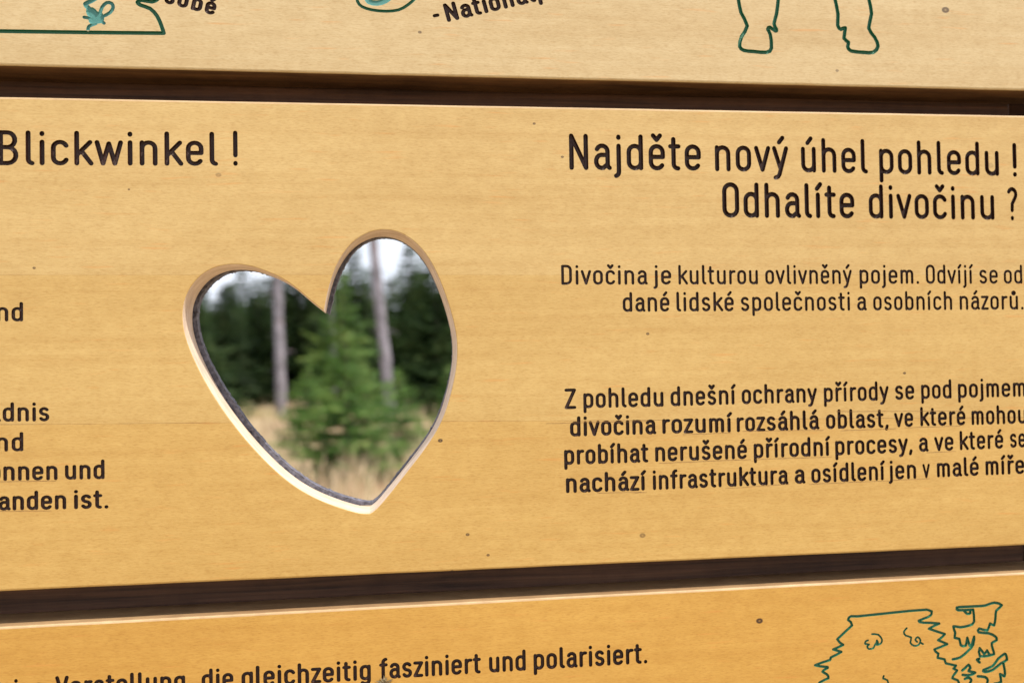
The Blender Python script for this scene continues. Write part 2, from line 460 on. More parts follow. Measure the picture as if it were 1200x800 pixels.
def text_line(board, cap0, sw0, words, cap1=None, sw1=None, x_ref=(0, 1200)):
    x0, y0 = words[0][1], words[0][2]
    p = P(x0, y0)
    e = empty('text_line', (p.x, 0, p.z), sign)
    for t, xa, ya, xb, yb in words:
        k = ((xa + xb) / 2 - x_ref[0]) / (x_ref[1] - x_ref[0])
        cap = cap0 if cap1 is None else cap0 + (cap1 - cap0) * k
        word(t, xa, ya, xb, yb, cap, sw0 if sw1 is None else sw0 + (sw1 - sw0) * k, board, e)
    return e
# headings
text_line('main', 42.6, 4.9, [('Blickwinkel', -2, 193.8, 255.5, 194.6), ('!', 274, 194.5, 278, 194.5)])
text_line('main', 42.2, 4.9, [('Najděte', 667.3, 199.3, 821.7, 200.3), ('nový', 838, 201, 924.3, 202), ('úhel', 939, 202.3, 1017.5, 203.8),
          ('pohledu', 1030.5, 204.2, 1171, 206.5), ('!', 1187.5, 207.3, 1191.5, 207.3)], 36.8, 4.2, (670, 1190))
text_line('main', 40.5, 4.8, [('Odhalíte', 846.7, 255.3, 1001.7, 256.2), ('divočinu', 1018.3, 256.4, 1165.7, 258), ('?', 1180, 258.5, 1193.3, 258.6)], 36.4, 4.2, (850, 1190))
# right column
text_line('main', 23.0, 2.9, [('Divočina', 658, 333.7, 758.7, 333.6), ('je', 766.5, 333.5, 786.5, 333.5), ('kulturou', 795.2, 333.5, 888.3, 333.3),
          ('ovlivněný', 897, 333.2, 998.5, 332.9), ('pojem.', 1007.5, 332.8, 1077, 332.7), ('Odvíjí', 1085.2, 332.7, 1140.3, 332.6),
          ('se', 1147.8, 332.6, 1169.5, 332.6), ('od', 1176.5, 332.6, 1198.2, 332.6)], 20.7, 2.6, (660, 1200))
text_line('main', 22.8, 3.0, [('dané', 730, 365.5, 784.6, 365.2), ('lidské', 793, 365.1, 860, 364.8), ('společnosti', 868.3, 364.8, 996.2, 364.1),
          ('a', 1004.6, 364, 1015.6, 364), ('osobních', 1023.5, 363.9, 1116, 363.3), ('názorů.', 1124.8, 363.2, 1199.4, 362.8)], 20.6, 2.6, (730, 1200))
text_line('main', 23.6, 3.5, [('Z', 662, 479.2, 675.2, 479), ('pohledu', 683.8, 478.4, 777.6, 476.4), ('dnešní', 786, 476, 862.2, 473.8),
          ('ochrany', 869.4, 473.6, 957.6, 471.5), ('přírody', 965.6, 471.2, 1041.7, 469), ('se', 1049, 468.6, 1071.6, 468),
          ('pod', 1079.6, 467.6, 1115.2, 466.8), ('pojmem', 1122.8, 466.4, 1202, 464.6)], 20.8, 2.9, (660, 1200))
text_line('main', 23.4, 3.6, [('divočina', 668.3, 511.5, 768.7, 508.6), ('rozumí', 776.5, 508.3, 857.8, 506.5), ('rozsáhlá', 863.6, 506.2, 960, 503),
          ('oblast,', 968.2, 502.7, 1041.2, 501), ('ve', 1048, 500.6, 1070.4, 500), ('které', 1078.7, 499.4, 1131.6, 498.2),
          ('mohou', 1138.7, 498, 1203, 496.2)], 20.8, 3.0, (660, 1200))
text_line('main', 23.4, 3.6, [('probíhat', 661.3, 544.7, 760.5, 541.6), ('nerušené', 768, 541, 875.5, 537.6), ('přírodní', 883.5, 537, 972.8, 534),
          ('procesy,', 979, 533.6, 1069.2, 530), ('a', 1077, 529.4, 1088, 529), ('ve', 1095, 528.6, 1117.6, 527.8), ('které', 1124.9, 527.4, 1176, 525.4),
          ('se', 1183.5, 524.6, 1202.5, 524)], 20.8, 3.0, (660, 1200))
text_line('main', 23.2, 3.6, [('nachází', 663.6, 577.6, 757, 574.4), ('infrastruktura', 765.3, 574, 923.6, 567.2), ('a', 931.5, 566.8, 943.5, 566.4),
          ('osídlení', 951, 566, 1037, 562.4), ('jen', 1042, 562, 1073.7, 560.8), ('v', 1081, 560.2, 1090, 559.8), ('malé', 1098.2, 559.2, 1147.2, 557.2),
          ('míře', 1155.2, 556.8, 1200.5, 555)], 20.8, 3.0, (660, 1200))
# left column
text_line('main', 24.2, 3.5, [('nd', -3.5, 376.8, 26.8, 376.6)])
text_line('main', 24.0, 3.6, [('ldnis', -5.5, 494.2, 57.6, 493.6)])
text_line('main', 24.0, 3.6, [('nd', -4, 529.2, 27.4, 528.6)])
text_line('main', 24.2, 3.7, [('önnen', -12.5, 563.6, 67.2, 562.4), ('und', 76.4, 562, 122.4, 561.2)])
text_line('main', 24.0, 3.8, [('anden', -1.5, 598.2, 77.4, 596.6), ('ist.', 87.2, 596.4, 126.7, 595.6)])
# lower plank
text_line('low', 25.5, 4.0, [('eine', 1.5, 820, 51.8, 817.2), ('Vorstellung,', 65, 816.4, 224, 808.4), ('die', 236.5, 807.8, 273.5, 805.8),
          ('gleichzeitig', 283.3, 805.3, 434.5, 796.2), ('fasziniert', 444.5, 795.6, 564.2, 788.4), ('und', 573.3, 787.8, 616.2, 785.2),
          ('polarisiert.', 625.5, 784.6, 758.5, 776.8)], 24.4, 3.7, (0, 760))
# upper plank
text_line('top', 22, 3.9, [('-', 507, 20.8, 515, 19.2), ('Nationalp', 524.3, 26.0, 643, -1.5)])
text_line('top', 21.5, 4.1, [('sobě', 192.5, 4.5, 252.5, 19.5)])

# ------------------------------------------------------------------ routed line drawings
def z5(pts, sc, ox, oy): return [(ox + x / sc, oy + y / sc) for x, y in pts]
def drawing(name, board, px_strokes, wpx, mat, depth_k=1.9, smooth=True, ks=None):
    allp = [p for s in px_strokes for p in s]
    cx = sum(p[0] for p in allp) / len(allp); cy = sum(p[1] for p in allp) / len(allp)
    m = mpp(cx, cy); o = P(cx, cy); r = wpx * m / 2; K = 0.01
    st = []
    for s in px_strokes:
        q = [P(x, y) for x, y in s]; q = [((p.x - o.x) / K, (p.z - o.z) / K) for p in q]
        if smooth and len(q) > 2:
            out = []
            for i in range(len(q) - 1):
                p0 = q[max(0, i - 1)]; p1 = q[i]; p2 = q[i + 1]; p3 = q[min(len(q) - 1, i + 2)]
                for t in (0, 0.5):
                    out.append(tuple(0.5 * (2 * p1[j] + (p2[j] - p0[j]) * t + (2 * p0[j] - 5 * p1[j] + 4 * p2[j] - p3[j]) * t * t +
                                (3 * p1[j] - p0[j] - 3 * p2[j] + p3[j]) * t ** 3) for j in (0, 1)))
            out.append(q[-1]); q = out
        st.append(q)
    for n in range(12):
        V, T, B = groove(st, r / K * (1 + .006 * n * (-1) ** n), r / K * depth_k, ks)
        if sound(V, T, loops(B)): break
    else: print('drawing not clean', name)
    me = pydata(name, V, T); me.materials.append(mat)
    M = Matrix.Translation((o.x, 0, o.z)) @ Matrix.Diagonal((K, K, K, 1))
    ob = mesh_obj(name, me, None, sign, M)
    for lp in loops(B):
        HOLES[board].append([(o.x + V[i][0] * K, o.z + V[i][2] * K) for i in lp])
    return ob
drawing('engraved_outline', 'top', [[(-60, 36.0), (0, 36.8), (100, 38.3), (192, 39.2)], [(192, 39.2), (189, 30), (184, 19), (176, 10.5), (165, 6.5), (161, 3), (166, 0.5), (178, 2.5), (185, -1), (187, -8)]], 4.8, M_green)
drawing('engraved_leaf_outline', 'top', [[(417, -8), (419, 2), (424, 8), (436, 12), (452, 13.5), (467, 12), (478, 6), (487, -2), (492, -9)]], 3.6, M_green)
drawing('engraved_pocket', 'top', [[(428, -6), (432, 2), (442, 4), (452, 1), (462, -7)]], 6.5, M_teal, 0.35)
drawing('engraved_pocket', 'top', [[(107, 14.5), (111, 19), (116, 20)], [(108.5, 24), (117, 23)], [(98.5, 20.5), (107, 22)], [(122, 27.5), (116, 23)],
        [(117, 17), (119.5, 9), (125, 3.5), (131, 4.5), (132.5, 9.5), (129, 15), (123, 18.5)], [(103.2, 35), (104.5, 31), (112, 28)], [(107, 13), (103, 9), (100, 5), (107, 1.5), (116, -4)]],
        5.0, M_teal, 1.0, True, [2.5, 2.0, .8, .8, .85, .85, 1.1])
drawing('engraved_leg_outline', 'top', [z5([(190, -30), (196, 0), (205, 45), (227, 92), (207, 130), (200, 163), (215, 178), (250, 182), (295, 185), (312, 170), (308, 122), (299, 104), (307, 97), (326, 110), (330, 104), (321, 85), (330, 50), (336, 0), (337, -30)], 3, 800, 0)], 4.2, M_green)
drawing('engraved_leg_outline', 'top', [z5([(532, -30), (536, 0), (546, 50), (545, 90), (556, 104), (572, 99), (567, 135), (583, 150), (580, 165), (592, 180), (635, 185), (670, 185), (687, 163), (675, 132), (654, 100), (664, 50), (655, 0), (650, -30)], 3, 800, 0)], 4.2, M_green)
Zm = lambda pts: z5(pts, 4.615, 940, 690)
drawing('engraved_face_outline', 'low', [Zm([(60, 560), (95, 503), (142, 480), (132, 458), (110, 445), (128, 430), (138, 420), (70, 410), (150, 382), (155, 368), (212, 338), (168, 325), (222, 300), (190, 270), (270, 195), (248, 165), (265, 145), (300, 146), (480, 127), (675, 110), (700, 132), (680, 150), (630, 170), (655, 180), (742, 185), (685, 213), (772, 242), (735, 275), (785, 296), (715, 325), (737, 348), (733, 370), (770, 378), (778, 400), (832, 412), (818, 428), (838, 438), (826, 455), (812, 480), (842, 492), (856, 530)])], 2.9, M_green)
drawing('engraved_eye', 'low', [Zm([(378, 242), (412, 245), (432, 272), (425, 293), (402, 300), (404, 276), (410, 290), (395, 296), (385, 318), (360, 322), (352, 308), (362, 298), (340, 294), (345, 280), (356, 276)])], 2.2, M_green)
drawing('engraved_eye', 'low', [Zm([(566, 210), (550, 230), (560, 250), (590, 260), (585, 288), (605, 305), (630, 300), (640, 275), (625, 258), (612, 272), (622, 284)]), Zm([(640, 288), (654, 296)])], 2.2, M_green)
drawing('engraved_nose', 'low', [Zm([(442, 468), (438, 482), (462, 492), (468, 530)])], 2.2, M_green)
drawing('engraved_lichen_outline', 'low', [
    Zm([(925, 110), (845, 113), (838, 102), (850, 96), (970, 90), (1000, 84), (1040, 72), (1080, 86), (1050, 115), (1046, 150), (1038, 195), (1016, 185), (1002, 222), (958, 212), (955, 232), (1010, 238), (1045, 255), (1052, 275), (1026, 290), (1030, 320), (1038, 350), (1012, 352), (1000, 330), (985, 350), (960, 318), (962, 362), (1020, 356)]),
    Zm([(925, 110), (930, 175), (905, 195), (855, 205), (818, 200), (828, 235), (825, 262), (850, 268), (858, 302), (885, 304), (893, 262), (905, 304), (918, 296), (930, 256), (925, 300), (900, 330), (855, 368), (815, 378)]),
    Zm([(872, 112), (892, 132), (910, 128), (906, 112)])], 3.0, M_green)
drawing('engraved_lichen_outline', 'low', [
    Zm([(1095, 348), (1060, 375), (1030, 415), (980, 436), (990, 446), (1030, 436), (1075, 400), (1108, 380), (1100, 350)]),
    Zm([(880, 484), (900, 478), (915, 490), (905, 512)]), Zm([(950, 470), (990, 474), (1004, 492), (996, 520)]), Zm([(960, 395), (945, 380), (958, 376)]), Zm([(1088, 400), (1096, 440), (1094, 470), (1070, 458), (1076, 500), (1040, 510)]),
    Zm([(866, 438), (882, 425), (900, 408), (910, 425), (900, 442), (936, 450), (905, 464), (868, 462)])], 3.1, M_green)
# thin scribe lines under the text
def scribe(x0, y0, x1, y1):
    a, b = P(x0, y0), P(x1, y1); n = 8
    v, f = [], []
    hw = 0.00014
    for i in range(n + 1):
        p = a.lerp(b, i / n)
        dz = rnd.uniform(-1, 1) * 0.0001
        for s in (-1, 1): v.append((p.x, -0.00005, p.z + dz + s * hw * rnd.uniform(.4, 1)))
        v.append((p.x, 0.0004, p.z + dz))
    for i in range(n):
        k = 3 * i
        f += [(k, k + 3, k + 4, k + 1)]
    o = mesh_obj('scribe_line', pydata('scribe_line', v, f), [M_line], sign)
for q in ((744, 577, 758, 576.4), (850, 572, 925, 567), (772, 542.5, 880, 538), (885, 538, 975, 535), (700, 577.5, 752, 576), (800, 508.8, 856, 507.2),
          (985, 504.4, 1050, 502), (1060, 501, 1126, 499), (948, 567.2, 1042, 563), (1045, 562.5, 1090, 560.4), (0, 564.2, 66, 563), (1086, 530, 1120, 528.5),
          (870, 505, 965, 485.6 + 18), (980, 482, 1130, 481), (640, 496, 760, 493), (0, 598.6, 60, 598)):
    scribe(*q)

# ------------------------------------------------------------------ planks
TH = 0.030; BV = 0.0011; HB_ = 0.00045
HEART_A = [(379.5, 364), (384, 340), (392, 314.5), (404, 293.5), (419, 278.5), (437, 270.4), (452, 268.8), (470, 272.5), (488, 284.5), (503, 302.5), (515, 326.5), (525.5, 355), (533, 382), (535.6, 401), (535.6, 418), (533.4, 439), (525.5, 472), (515, 499), (500, 523), (479, 550), (458, 577), (441, 597), (433.5, 601.4)]
HEART_B = [(433.5, 601.4), (424, 601.6), (410, 598), (386, 590.3), (359, 578), (335, 562), (311, 540), (287, 514), (266, 487), (248, 460), (233, 433), (221, 406), (215, 385), (213.7, 366), (216.5, 349), (225.5, 332.5), (239, 319), (257, 311.3), (275, 309.4), (293, 311.3), (311, 317.5), (329, 325), (347, 337), (362, 350.5), (379.5, 364)]
def catmull(q, k=4):
    out = []
    for i in range(len(q) - 1):
        p0 = q[max(0, i - 1)]; p1 = q[i]; p2 = q[i + 1]; p3 = q[min(len(q) - 1, i + 2)]
        for n in range(k):
            t = n / k
            out.append(tuple(0.5 * (2 * p1[j] + (p2[j] - p0[j]) * t + (2 * p0[j] - 5 * p1[j] + 4 * p2[j] - p3[j]) * t * t +
                        (3 * p1[j] - p0[j] - 3 * p2[j] + p3[j]) * t ** 3) for j in (0, 1)))
    return out
def smooth_loop(q, it=3, keep=()):
    for _ in range(it):
        q = [q[i] if i in keep else tuple(0.25 * q[i - 1][j] + 0.5 * q[i][j] + 0.25 * q[(i + 1) % len(q)][j] for j in (0, 1)) for i in range(len(q))]
    return q
HA = catmull(HEART_A); HB = catmull(HEART_B)
heart_px = smooth_loop(HA + HB, 6, (0, len(HA)))
HE = [(p.x, p.z) for p in (P(*q) for q in heart_px)]           # clockwise in (x, z)? checked below
def area(q): return 0.5 * sum(q[i - 1][0] * q[i][1] - q[i][0] * q[i - 1][1] for i in range(len(q)))
if area(HE) < 0: HE.reverse()
def offset(q, d):
    """grow (d > 0) a counter-clockwise loop"""
    out = []
    for i in range(len(q)):
        a = Vector(q[i - 1]); b = Vector(q[i]); c = Vector(q[(i + 1) % len(q)])
        e1 = (b - a).normalized(); e2 = (c - b).normalized()
        n = (Vector((e1.y, -e1.x)) + Vector((e2.y, -e2.x)))
        n = n.normalized() / max(0.55, math.sqrt(max(0.0, (1 + e1.dot(e2)) / 2)))
        out.append(tuple(b + n * d))
    return out
XL, XR = -0.46, 0.62
def plank(name, zbl, zbr, ztl, ztr, holes, mats, heart=None):
    """front face with every groove cut out of it, rounded arrises, edges, back.  mats: face, arris, top, bottom, wall"""
    def zb(x): return zbl + (zbr - zbl) * (x - XL) / (XR - XL)
    def zt(x): return ztl + (ztr - ztl) * (x - XL) / (XR - XL)
    # outer loop counter-clockwise in (x,z), with points along the long edges for slightly worn edges
    n = 60; rr = random.Random(name)
    jb = [rr.uniform(-1, 1) * 0.00008 for _ in range(n + 1)]; jt = [rr.uniform(-1, 1) * 0.00006 for _ in range(n + 1)]
    xs = [XL + (XR - XL) * i / n for i in range(n + 1)]
    outer = [(x, zb(x) + j) for x, j in zip(xs, jb)] + [(x, zt(x) + j) for x, j in zip(reversed(xs), jt)]
    kind = [3] * n + [1] + [2] * n + [1]      # material for each strip i -> i+1
    V, F_, MI = [], [], []
    def add(v, f, mi):
        k = len(V); V.extend(v); F_.extend(tuple(i + k for i in q) for q in f); MI.extend([mi] * len(f) if isinstance(mi, int) else mi)
    inner = offset(outer, -BV)
    hl = list(holes)
    prof = [(BV, 0.0), (BV * 0.45, BV * 0.18), (BV * 0.12, BV * 0.5), (0, BV), (0, TH)]
    if heart: hl = hl + [offset(heart, HB_)]
    v, t = cdt_face(inner, hl, 0.0); add(v, t, 0)
    A = sum(area([(v[i][0], v[i][2]) for i in f]) for f in t)
    print(name, 'face area', round(A, 6), 'expected', round(area(inner) - sum(area(l) for l in hl), 6))
    v, t = cdt_face(outer, [heart] if heart else [], TH, True); add(v, t, 3)
    # outer rim
    rings = [[(p[0], y, p[1]) for p in offset(outer, -d)] for d, y in prof]
    v = [p for r in rings for p in r]; N = len(outer); f, mi = [], []
    for k in range(len(rings) - 1):
        for i in range(N):
            j = (i + 1) % N
            f.append((k * N + i, k * N + j, (k + 1) * N + j, (k + 1) * N + i)[::-1]); mi.append((1 if kind[i] == 2 else 0) if k < 3 else kind[i])
    add(v, f, mi)
    if heart:
        rings = [[(p[0], y, p[1]) for p in (offset(heart, d * HB_ / BV) if d else heart)] for d, y in [(a, b * HB_ / BV if b < TH else b) for a, b in prof]]
        v = [p for r in rings for p in r]; N = len(heart); f, mi = [], []
        for k in range(len(rings) - 1):
            for i in range(N):
                j = (i + 1) % N
                f.append((k * N + i, k * N + j, (k + 1) * N + j, (k + 1) * N + i)); mi.append(0 if k < 2 else 4)
        add(v, f, mi)
    me = pydata(name, V, F_, False, MI)
    return mesh_obj('plank', me, mats, sign)
def edge(p0, p1):
    a, b = P(*p0), P(*p1); k = (b.z - a.z) / (b.x - a.x)
    return a.z + k * (XL - a.x), a.z + k * (XR - a.x)
tb = edge((0, 76.5), (1200, 106)); mt = edge((0, 113.5), (1200, 135.5)); mb = edge((0, 692.5), (1200, 638.5)); lt = edge((0, 734.5), (1200, 670.5))
print('edges', tb, mt, mb, lt)
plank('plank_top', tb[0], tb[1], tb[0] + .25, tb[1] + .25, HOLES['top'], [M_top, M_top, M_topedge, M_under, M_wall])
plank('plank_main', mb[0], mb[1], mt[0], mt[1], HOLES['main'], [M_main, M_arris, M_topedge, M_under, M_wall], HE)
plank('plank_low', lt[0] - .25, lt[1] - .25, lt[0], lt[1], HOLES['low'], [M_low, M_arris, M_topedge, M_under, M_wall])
# back rails behind the gaps, a backing sheet round the heart, two posts
def rail(px0, px1, zc, h):
    a = P(px0, 400, TH).x; b = P(px1, 400, TH).x
    me = bevel_box('back_rail', a, b, TH + .0015, TH + .036, zc - h, zc + h, .0008)
    return mesh_obj('back_rail', me, [M_back], sign)
rail(-420, 1192, (tb[0] + tb[1] + mt[0] + mt[1]) / 4, .030)
rail(-420, 1194, (lt[0] + lt[1] + mb[0] + mb[1]) / 4, .030)
cz = sum(p[1] for p in HE) / len(HE); cx = sum(p[0] for p in HE) / len(HE)
rr = random.Random(3)
jag = []
hin = [(x + .0014, z + .0009) for x, z in offset(HE, -0.0006)]
for i, p in enumerate(hin):
    a = Vector(hin[i - 1]); b = Vector(p)
    for k in range(3):
        q = a.lerp(b, (k + 1) / 3)
        jag.append(q)
v2 = []
for i, q in enumerate(jag):
    t = (Vector(jag[(i + 1) % len(jag)]) - Vector(jag[i - 1])).normalized()
    v2.append(tuple(q + Vector((-t.y, t.x)) * max(0.0, 0.0004 * (0.5 + 0.5 * math.sin(i * 0.11) * math.sin(i * 0.037 + 1)) + rr.uniform(0, 1) ** 6 * 0.0006)))
outer = [(cx - .11, cz - .085), (cx + .11, cz - .085), (cx + .11, cz + .088), (cx - .11, cz + .088)]
y0, y1 = TH + .0012, TH + .0105
V, T = cdt_face(outer, [v2], y0)
Vb, Tb = cdt_face(outer, [v2], y1, True)
k = len(V); F_ = list(T) + [tuple(i + k for i in t) for t in Tb]; V = V + Vb
for lp, fl in ((outer, True), (v2, False)):
    k = len(V); N = len(lp)
    V += [(p[0], y0, p[1]) for p in lp] + [(p[0], y1, p[1]) for p in lp]
    for i in range(N):
        j = (i + 1) % N; q = (k + i, k + j, k + N + j, k + N + i); F_.append(q[::-1] if fl else q)
mesh_obj('backing_sheet', pydata('backing_sheet', V, F_), [M_liner], sign)
for x in (XL + .06, P(1180, 400, TH).x):
    mesh_obj('post', bevel_box('post', x, x + .09, TH + .038, TH + .12, -.25, mt[0] + .34, .004), [M_back], sign)

# ------------------------------------------------------------------ ground
def gz(x, y):
    s = 0.018 * max(0, y - 2) if y > 2 else 0
    if y > 40: s = 0.018 * 38
    return s + 0.05 * math.sin(x * 0.7 + 1.3) * math.sin(y * 0.5) + 0.03 * math.sin(x * 1.9) * math.sin(y * 1.3 + .5)
def grid(name, x0, x1, y0, y1, nx, ny, dz=0):
    v = [(x0 + (x1 - x0) * i / nx, y0 + (y1 - y0) * j / ny) for j in range(ny + 1) for i in range(nx + 1)]
    v = [(x, y, gz(x, y) + dz) for x, y in v]
    f = [(j * (nx + 1) + i, j * (nx + 1) + i + 1, (j + 1) * (nx + 1) + i + 1, (j + 1) * (nx + 1) + i) for j in range(ny) for i in range(nx)]
    return pydata(name, v, f, True)
t = NT('heath_ground')
n1 = t.noise((.6,) * 3, 5, 0.6, 1.0); n2 = t.noise((6,) * 3, 5, 0.7, 1.0); n3 = t.noise((1.7,) * 3, 3, .5, 1., loc=(4, 4, 4))
col = t.ramp(n2, [(0.3, (0.22, 0.15, 0.08)), (0.55, (0.42, 0.31, 0.19)), (0.75, (0.54, 0.43, 0.28))])
col = t.mix(col, (0.20, 0.17, 0.05), t.ramp(n1, [(0.45, (0,) * 3), (0.65, (0.6,) * 3)]))
col = t.mix(col, (0.34, 0.19, 0.13), t.ramp(n3, [(0.5, (0,) * 3), (0.7, (0.6,) * 3)]))
M_ground = t.out(col, 0.95, n2, 0.8, 0.05, 0.2)
g = mesh_obj('ground', grid('ground', -200, 200, -200, 200, 400, 400), [M_ground]); tag(g, 'heath floor of dry tan grass and litter', kind='structure')

# ------------------------------------------------------------------ dry grass
def foliage_mat(name, stops, sc=1.5, rough=0.6, tr=0.0, rnd_amt=0.25):
    t = NT(name); n = t.noise((sc,) * 3, 4, 0.6, 1.0)
    col = t.ramp(n, stops)
    oi = t.n('ShaderNodeObjectInfo')
    hs = t.n('ShaderNodeHueSaturation')
    t.l(col, hs.inputs['Color']); t.l(t.math('ADD', t.math('MULTIPLY', oi.outputs['Random'], rnd_amt), 1 - rnd_amt / 2), hs.inputs['Value'])
    t.out(hs.outputs[0], rough, None, spec=0.3)
    if tr:
        tb_ = t.n('ShaderNodeBsdfTranslucent'); t.l(hs.outputs[0], tb_.inputs['Color'])
        mx = t.n('ShaderNodeMixShader'); mx.inputs[0].default_value = tr
        out = t.t.nodes['Material Output']
        t.l(t.b.outputs[0], mx.inputs[1]); t.l(tb_.outputs[0], mx.inputs[2]); t.l(mx.outputs[0], out.inputs['Surface'])
    return t.m
M_grass = foliage_mat('dry_grass_blades', [(0.3, (0.48, 0.34, 0.21)), (0.5, (0.68, 0.55, 0.37)), (0.7, (0.48, 0.44, 0.18))], 0.9, 0.7, 0.3)
V, F_ = [], []
gr = random.Random(5)
def blade(x, y, h, lean, wd):
    a = gr.uniform(0, 6.28); dx, dy = math.cos(a), math.sin(a); z = gz(x, y) - .02
    b = gr.uniform(0, 6.28); lx, ly = math.cos(b) * lean, math.sin(b) * lean
    k = len(V)
    V.extend([(x - dx * wd, y - dy * wd, z), (x + dx * wd, y + dy * wd, z), (x + dx * wd * .7 + lx * .4, y + dy * wd * .7 + ly * .4, z + h * .6),
              (x - dx * wd * .7 + lx * .4, y - dy * wd * .7 + ly * .4, z + h * .6), (x + lx, y + ly, z + h)])
    F_.extend([(k, k + 1, k + 2, k + 3), (k + 3, k + 2, k + 4)])
for _ in range(130):      # taller bleached tussocks round the young spruces
    y = gr.uniform(8.5, 12.2); x = gr.uniform(-2.6, 1.6)
    H = gr.uniform(.35, .62)
    for _ in range(12): blade(x + gr.gauss(0, .06), y + gr.gauss(0, .06), H * gr.uniform(.6, 1.1), H * gr.uniform(.1, .5), gr.uniform(.003, .006))
for _ in range(3400):
    y = 3.5 + 24 * gr.random() ** 0.8; x = gr.uniform(-.75, .75) * (y + 2)
    n = int(gr.uniform(8, 22)); H = gr.choice((.12, .2, .3, .42)) * gr.uniform(.7, 1.2)
    for _ in range(n):
        blade(x + gr.gauss(0, .09), y + gr.gauss(0, .09), H * gr.uniform(.5, 1.1), H * gr.uniform(.1, .7), gr.uniform(.003, .007) * (1 + y / 18))
g = mesh_obj('dry_grass', pydata('dry_grass', V, F_), [M_grass]); tag(g, 'dry tan grass growing across the clearing', kind='stuff')

# ------------------------------------------------------------------ spruces
def tube(V, F_, pts, rads, n=7):
    k0 = len(V)
    for i, (p, r) in enumerate(zip(pts, rads)):
        p = Vector(p); d = (Vector(pts[min(i + 1, len(pts) - 1)]) - Vector(pts[max(0, i - 1)])).normalized()
        u = d.cross(Vector((0, 1, 0.1))).normalized(); v = d.cross(u)
        for j in range(n):
            a = 2 * math.pi * j / n; V.append(tuple(p + (u * math.cos(a) + v * math.sin(a)) * r))
    for i in range(len(pts) - 1):
        for j in range(n):
            F_.append((k0 + i * n + j, k0 + i * n + (j + 1) % n, k0 + (i + 1) * n + (j + 1) % n, k0 + (i + 1) * n + j))
def spruce_meshes(seed, H, RW, whorls, per, twig, ts, bare=0.05):
    r = random.Random(seed); V, F_ = [], []
    # crown: each bough is a spine with side twigs of many needle blades
    for wv in range(whorls):
        t = (wv + r.uniform(-.3, .3)) / whorls; t = min(max(t, 0), .985)
        z = H * (bare + (1 - bare) * t); Rm = RW * (1 - t) ** 0.72 * r.uniform(.7, 1.15) + .01
        a0 = r.uniform(0, 6.28)
        for b in range(per):
            a = a0 + 2 * math.pi * b / per + r.uniform(-.35, .35); Lb = Rm * r.uniform(.6, 1.15)
            droop = r.uniform(.05, .42); rise = r.uniform(0, .16) + .35 * t
            dx, dy = math.cos(a), math.sin(a)
            n = max(4, int(twig * Lb / RW))
            for i in range(n):
                s = .12 + .88 * (i + r.random()) / n
                p = Vector((dx * Lb * s, dy * Lb * s, z + Lb * (rise * s - droop * s * s + .12 * s ** 4)))
                for side in (-1, 1):
                    l = ts * (1.25 - .7 * s) * r.uniform(.7, 1.3) * (1 - .72 * t)
                    aa = a + side * r.uniform(.5, 1.1)
                    tip = p + Vector((math.cos(aa) * l, math.sin(aa) * l, l * r.uniform(-.45, .12)))
                    # a twig: three crossed slivers
                    ax = tip - p; pe = ax.cross(Vector((0, 0, 1)));
                    if pe.length < 1e-5: continue
                    pe.normalize(); up = pe.cross(ax).normalized()
                    for q in (pe * .9 + up * .2, up * .7 - pe * .4):
                        wd = l * .17
                        k = len(V); m1 = p.lerp(tip, .45)
                        V.extend([tuple(p), tuple(m1 + q * wd), tuple(tip), tuple(m1 - q * wd)])
                        F_.append((k, k + 1, k + 2, k + 3))
    for _ in range(14):   # leader
        zz = H * r.uniform(.93, 1.0); a = r.uniform(0, 6.28); l = ts * .8; k = len(V)
        V.extend([(0, 0, zz), (math.cos(a) * l * .5 + .01, math.sin(a) * l * .5, zz + l * .4), (math.cos(a) * l, math.sin(a) * l, zz + l * .9)]); F_.append((k, k + 1, k + 2))
    crown = pydata('crown', V, F_)
    V, F_ = [], []
    pts = [(0.01 * math.sin(i), 0.01 * math.cos(i * 1.3), H * i / 8) for i in range(9)]
    tube(V, F_, pts, [(.018 * H + .01) * (1 - .93 * i / 8) for i in range(9)])
    return crown, pydata('trunk', V, F_, True)
M_sp = foliage_mat('spruce_needles', [(0.3, (0.022, 0.048, 0.018)), (0.5, (0.06, 0.11, 0.036)), (0.7, (0.14, 0.19, 0.06))], 1.2, 0.55, 0.25, 0.5)
M_young = foliage_mat('young_spruce_needles', [(0.3, (0.055, 0.13, 0.035)), (0.5, (0.14, 0.26, 0.06)), (0.68, (0.34, 0.44, 0.13))], 2.2, 0.5, 0.3, 0.1)
t = NT('spruce_bark'); n = t.noise((14, 14, 3), 5, .7, 1.3)
M_bark = t.out(t.ramp(n, [(0.3, (0.06, 0.045, 0.035)), (0.7, (0.15, 0.115, 0.09))]), .9, n, .8, .02, .2)
t = NT('dead_grey_trunk'); n = t.noise((5, 5, 2.2), 5, .75, 1.5); n2 = t.noise((3, 3, 1.6), 3, .5, 1.)
c_ = t.ramp(n, [(0.35, (0.09, 0.082, 0.09)), (0.62, (0.33, 0.305, 0.34))])
c_ = t.mix(c_, (0.26, 0.14, 0.11), t.ramp(n2, [(0.6, (0,) * 3), (0.7, (0.5,) * 3)]))
M_dead = t.out(c_, .85, n, .9, .02, .2)

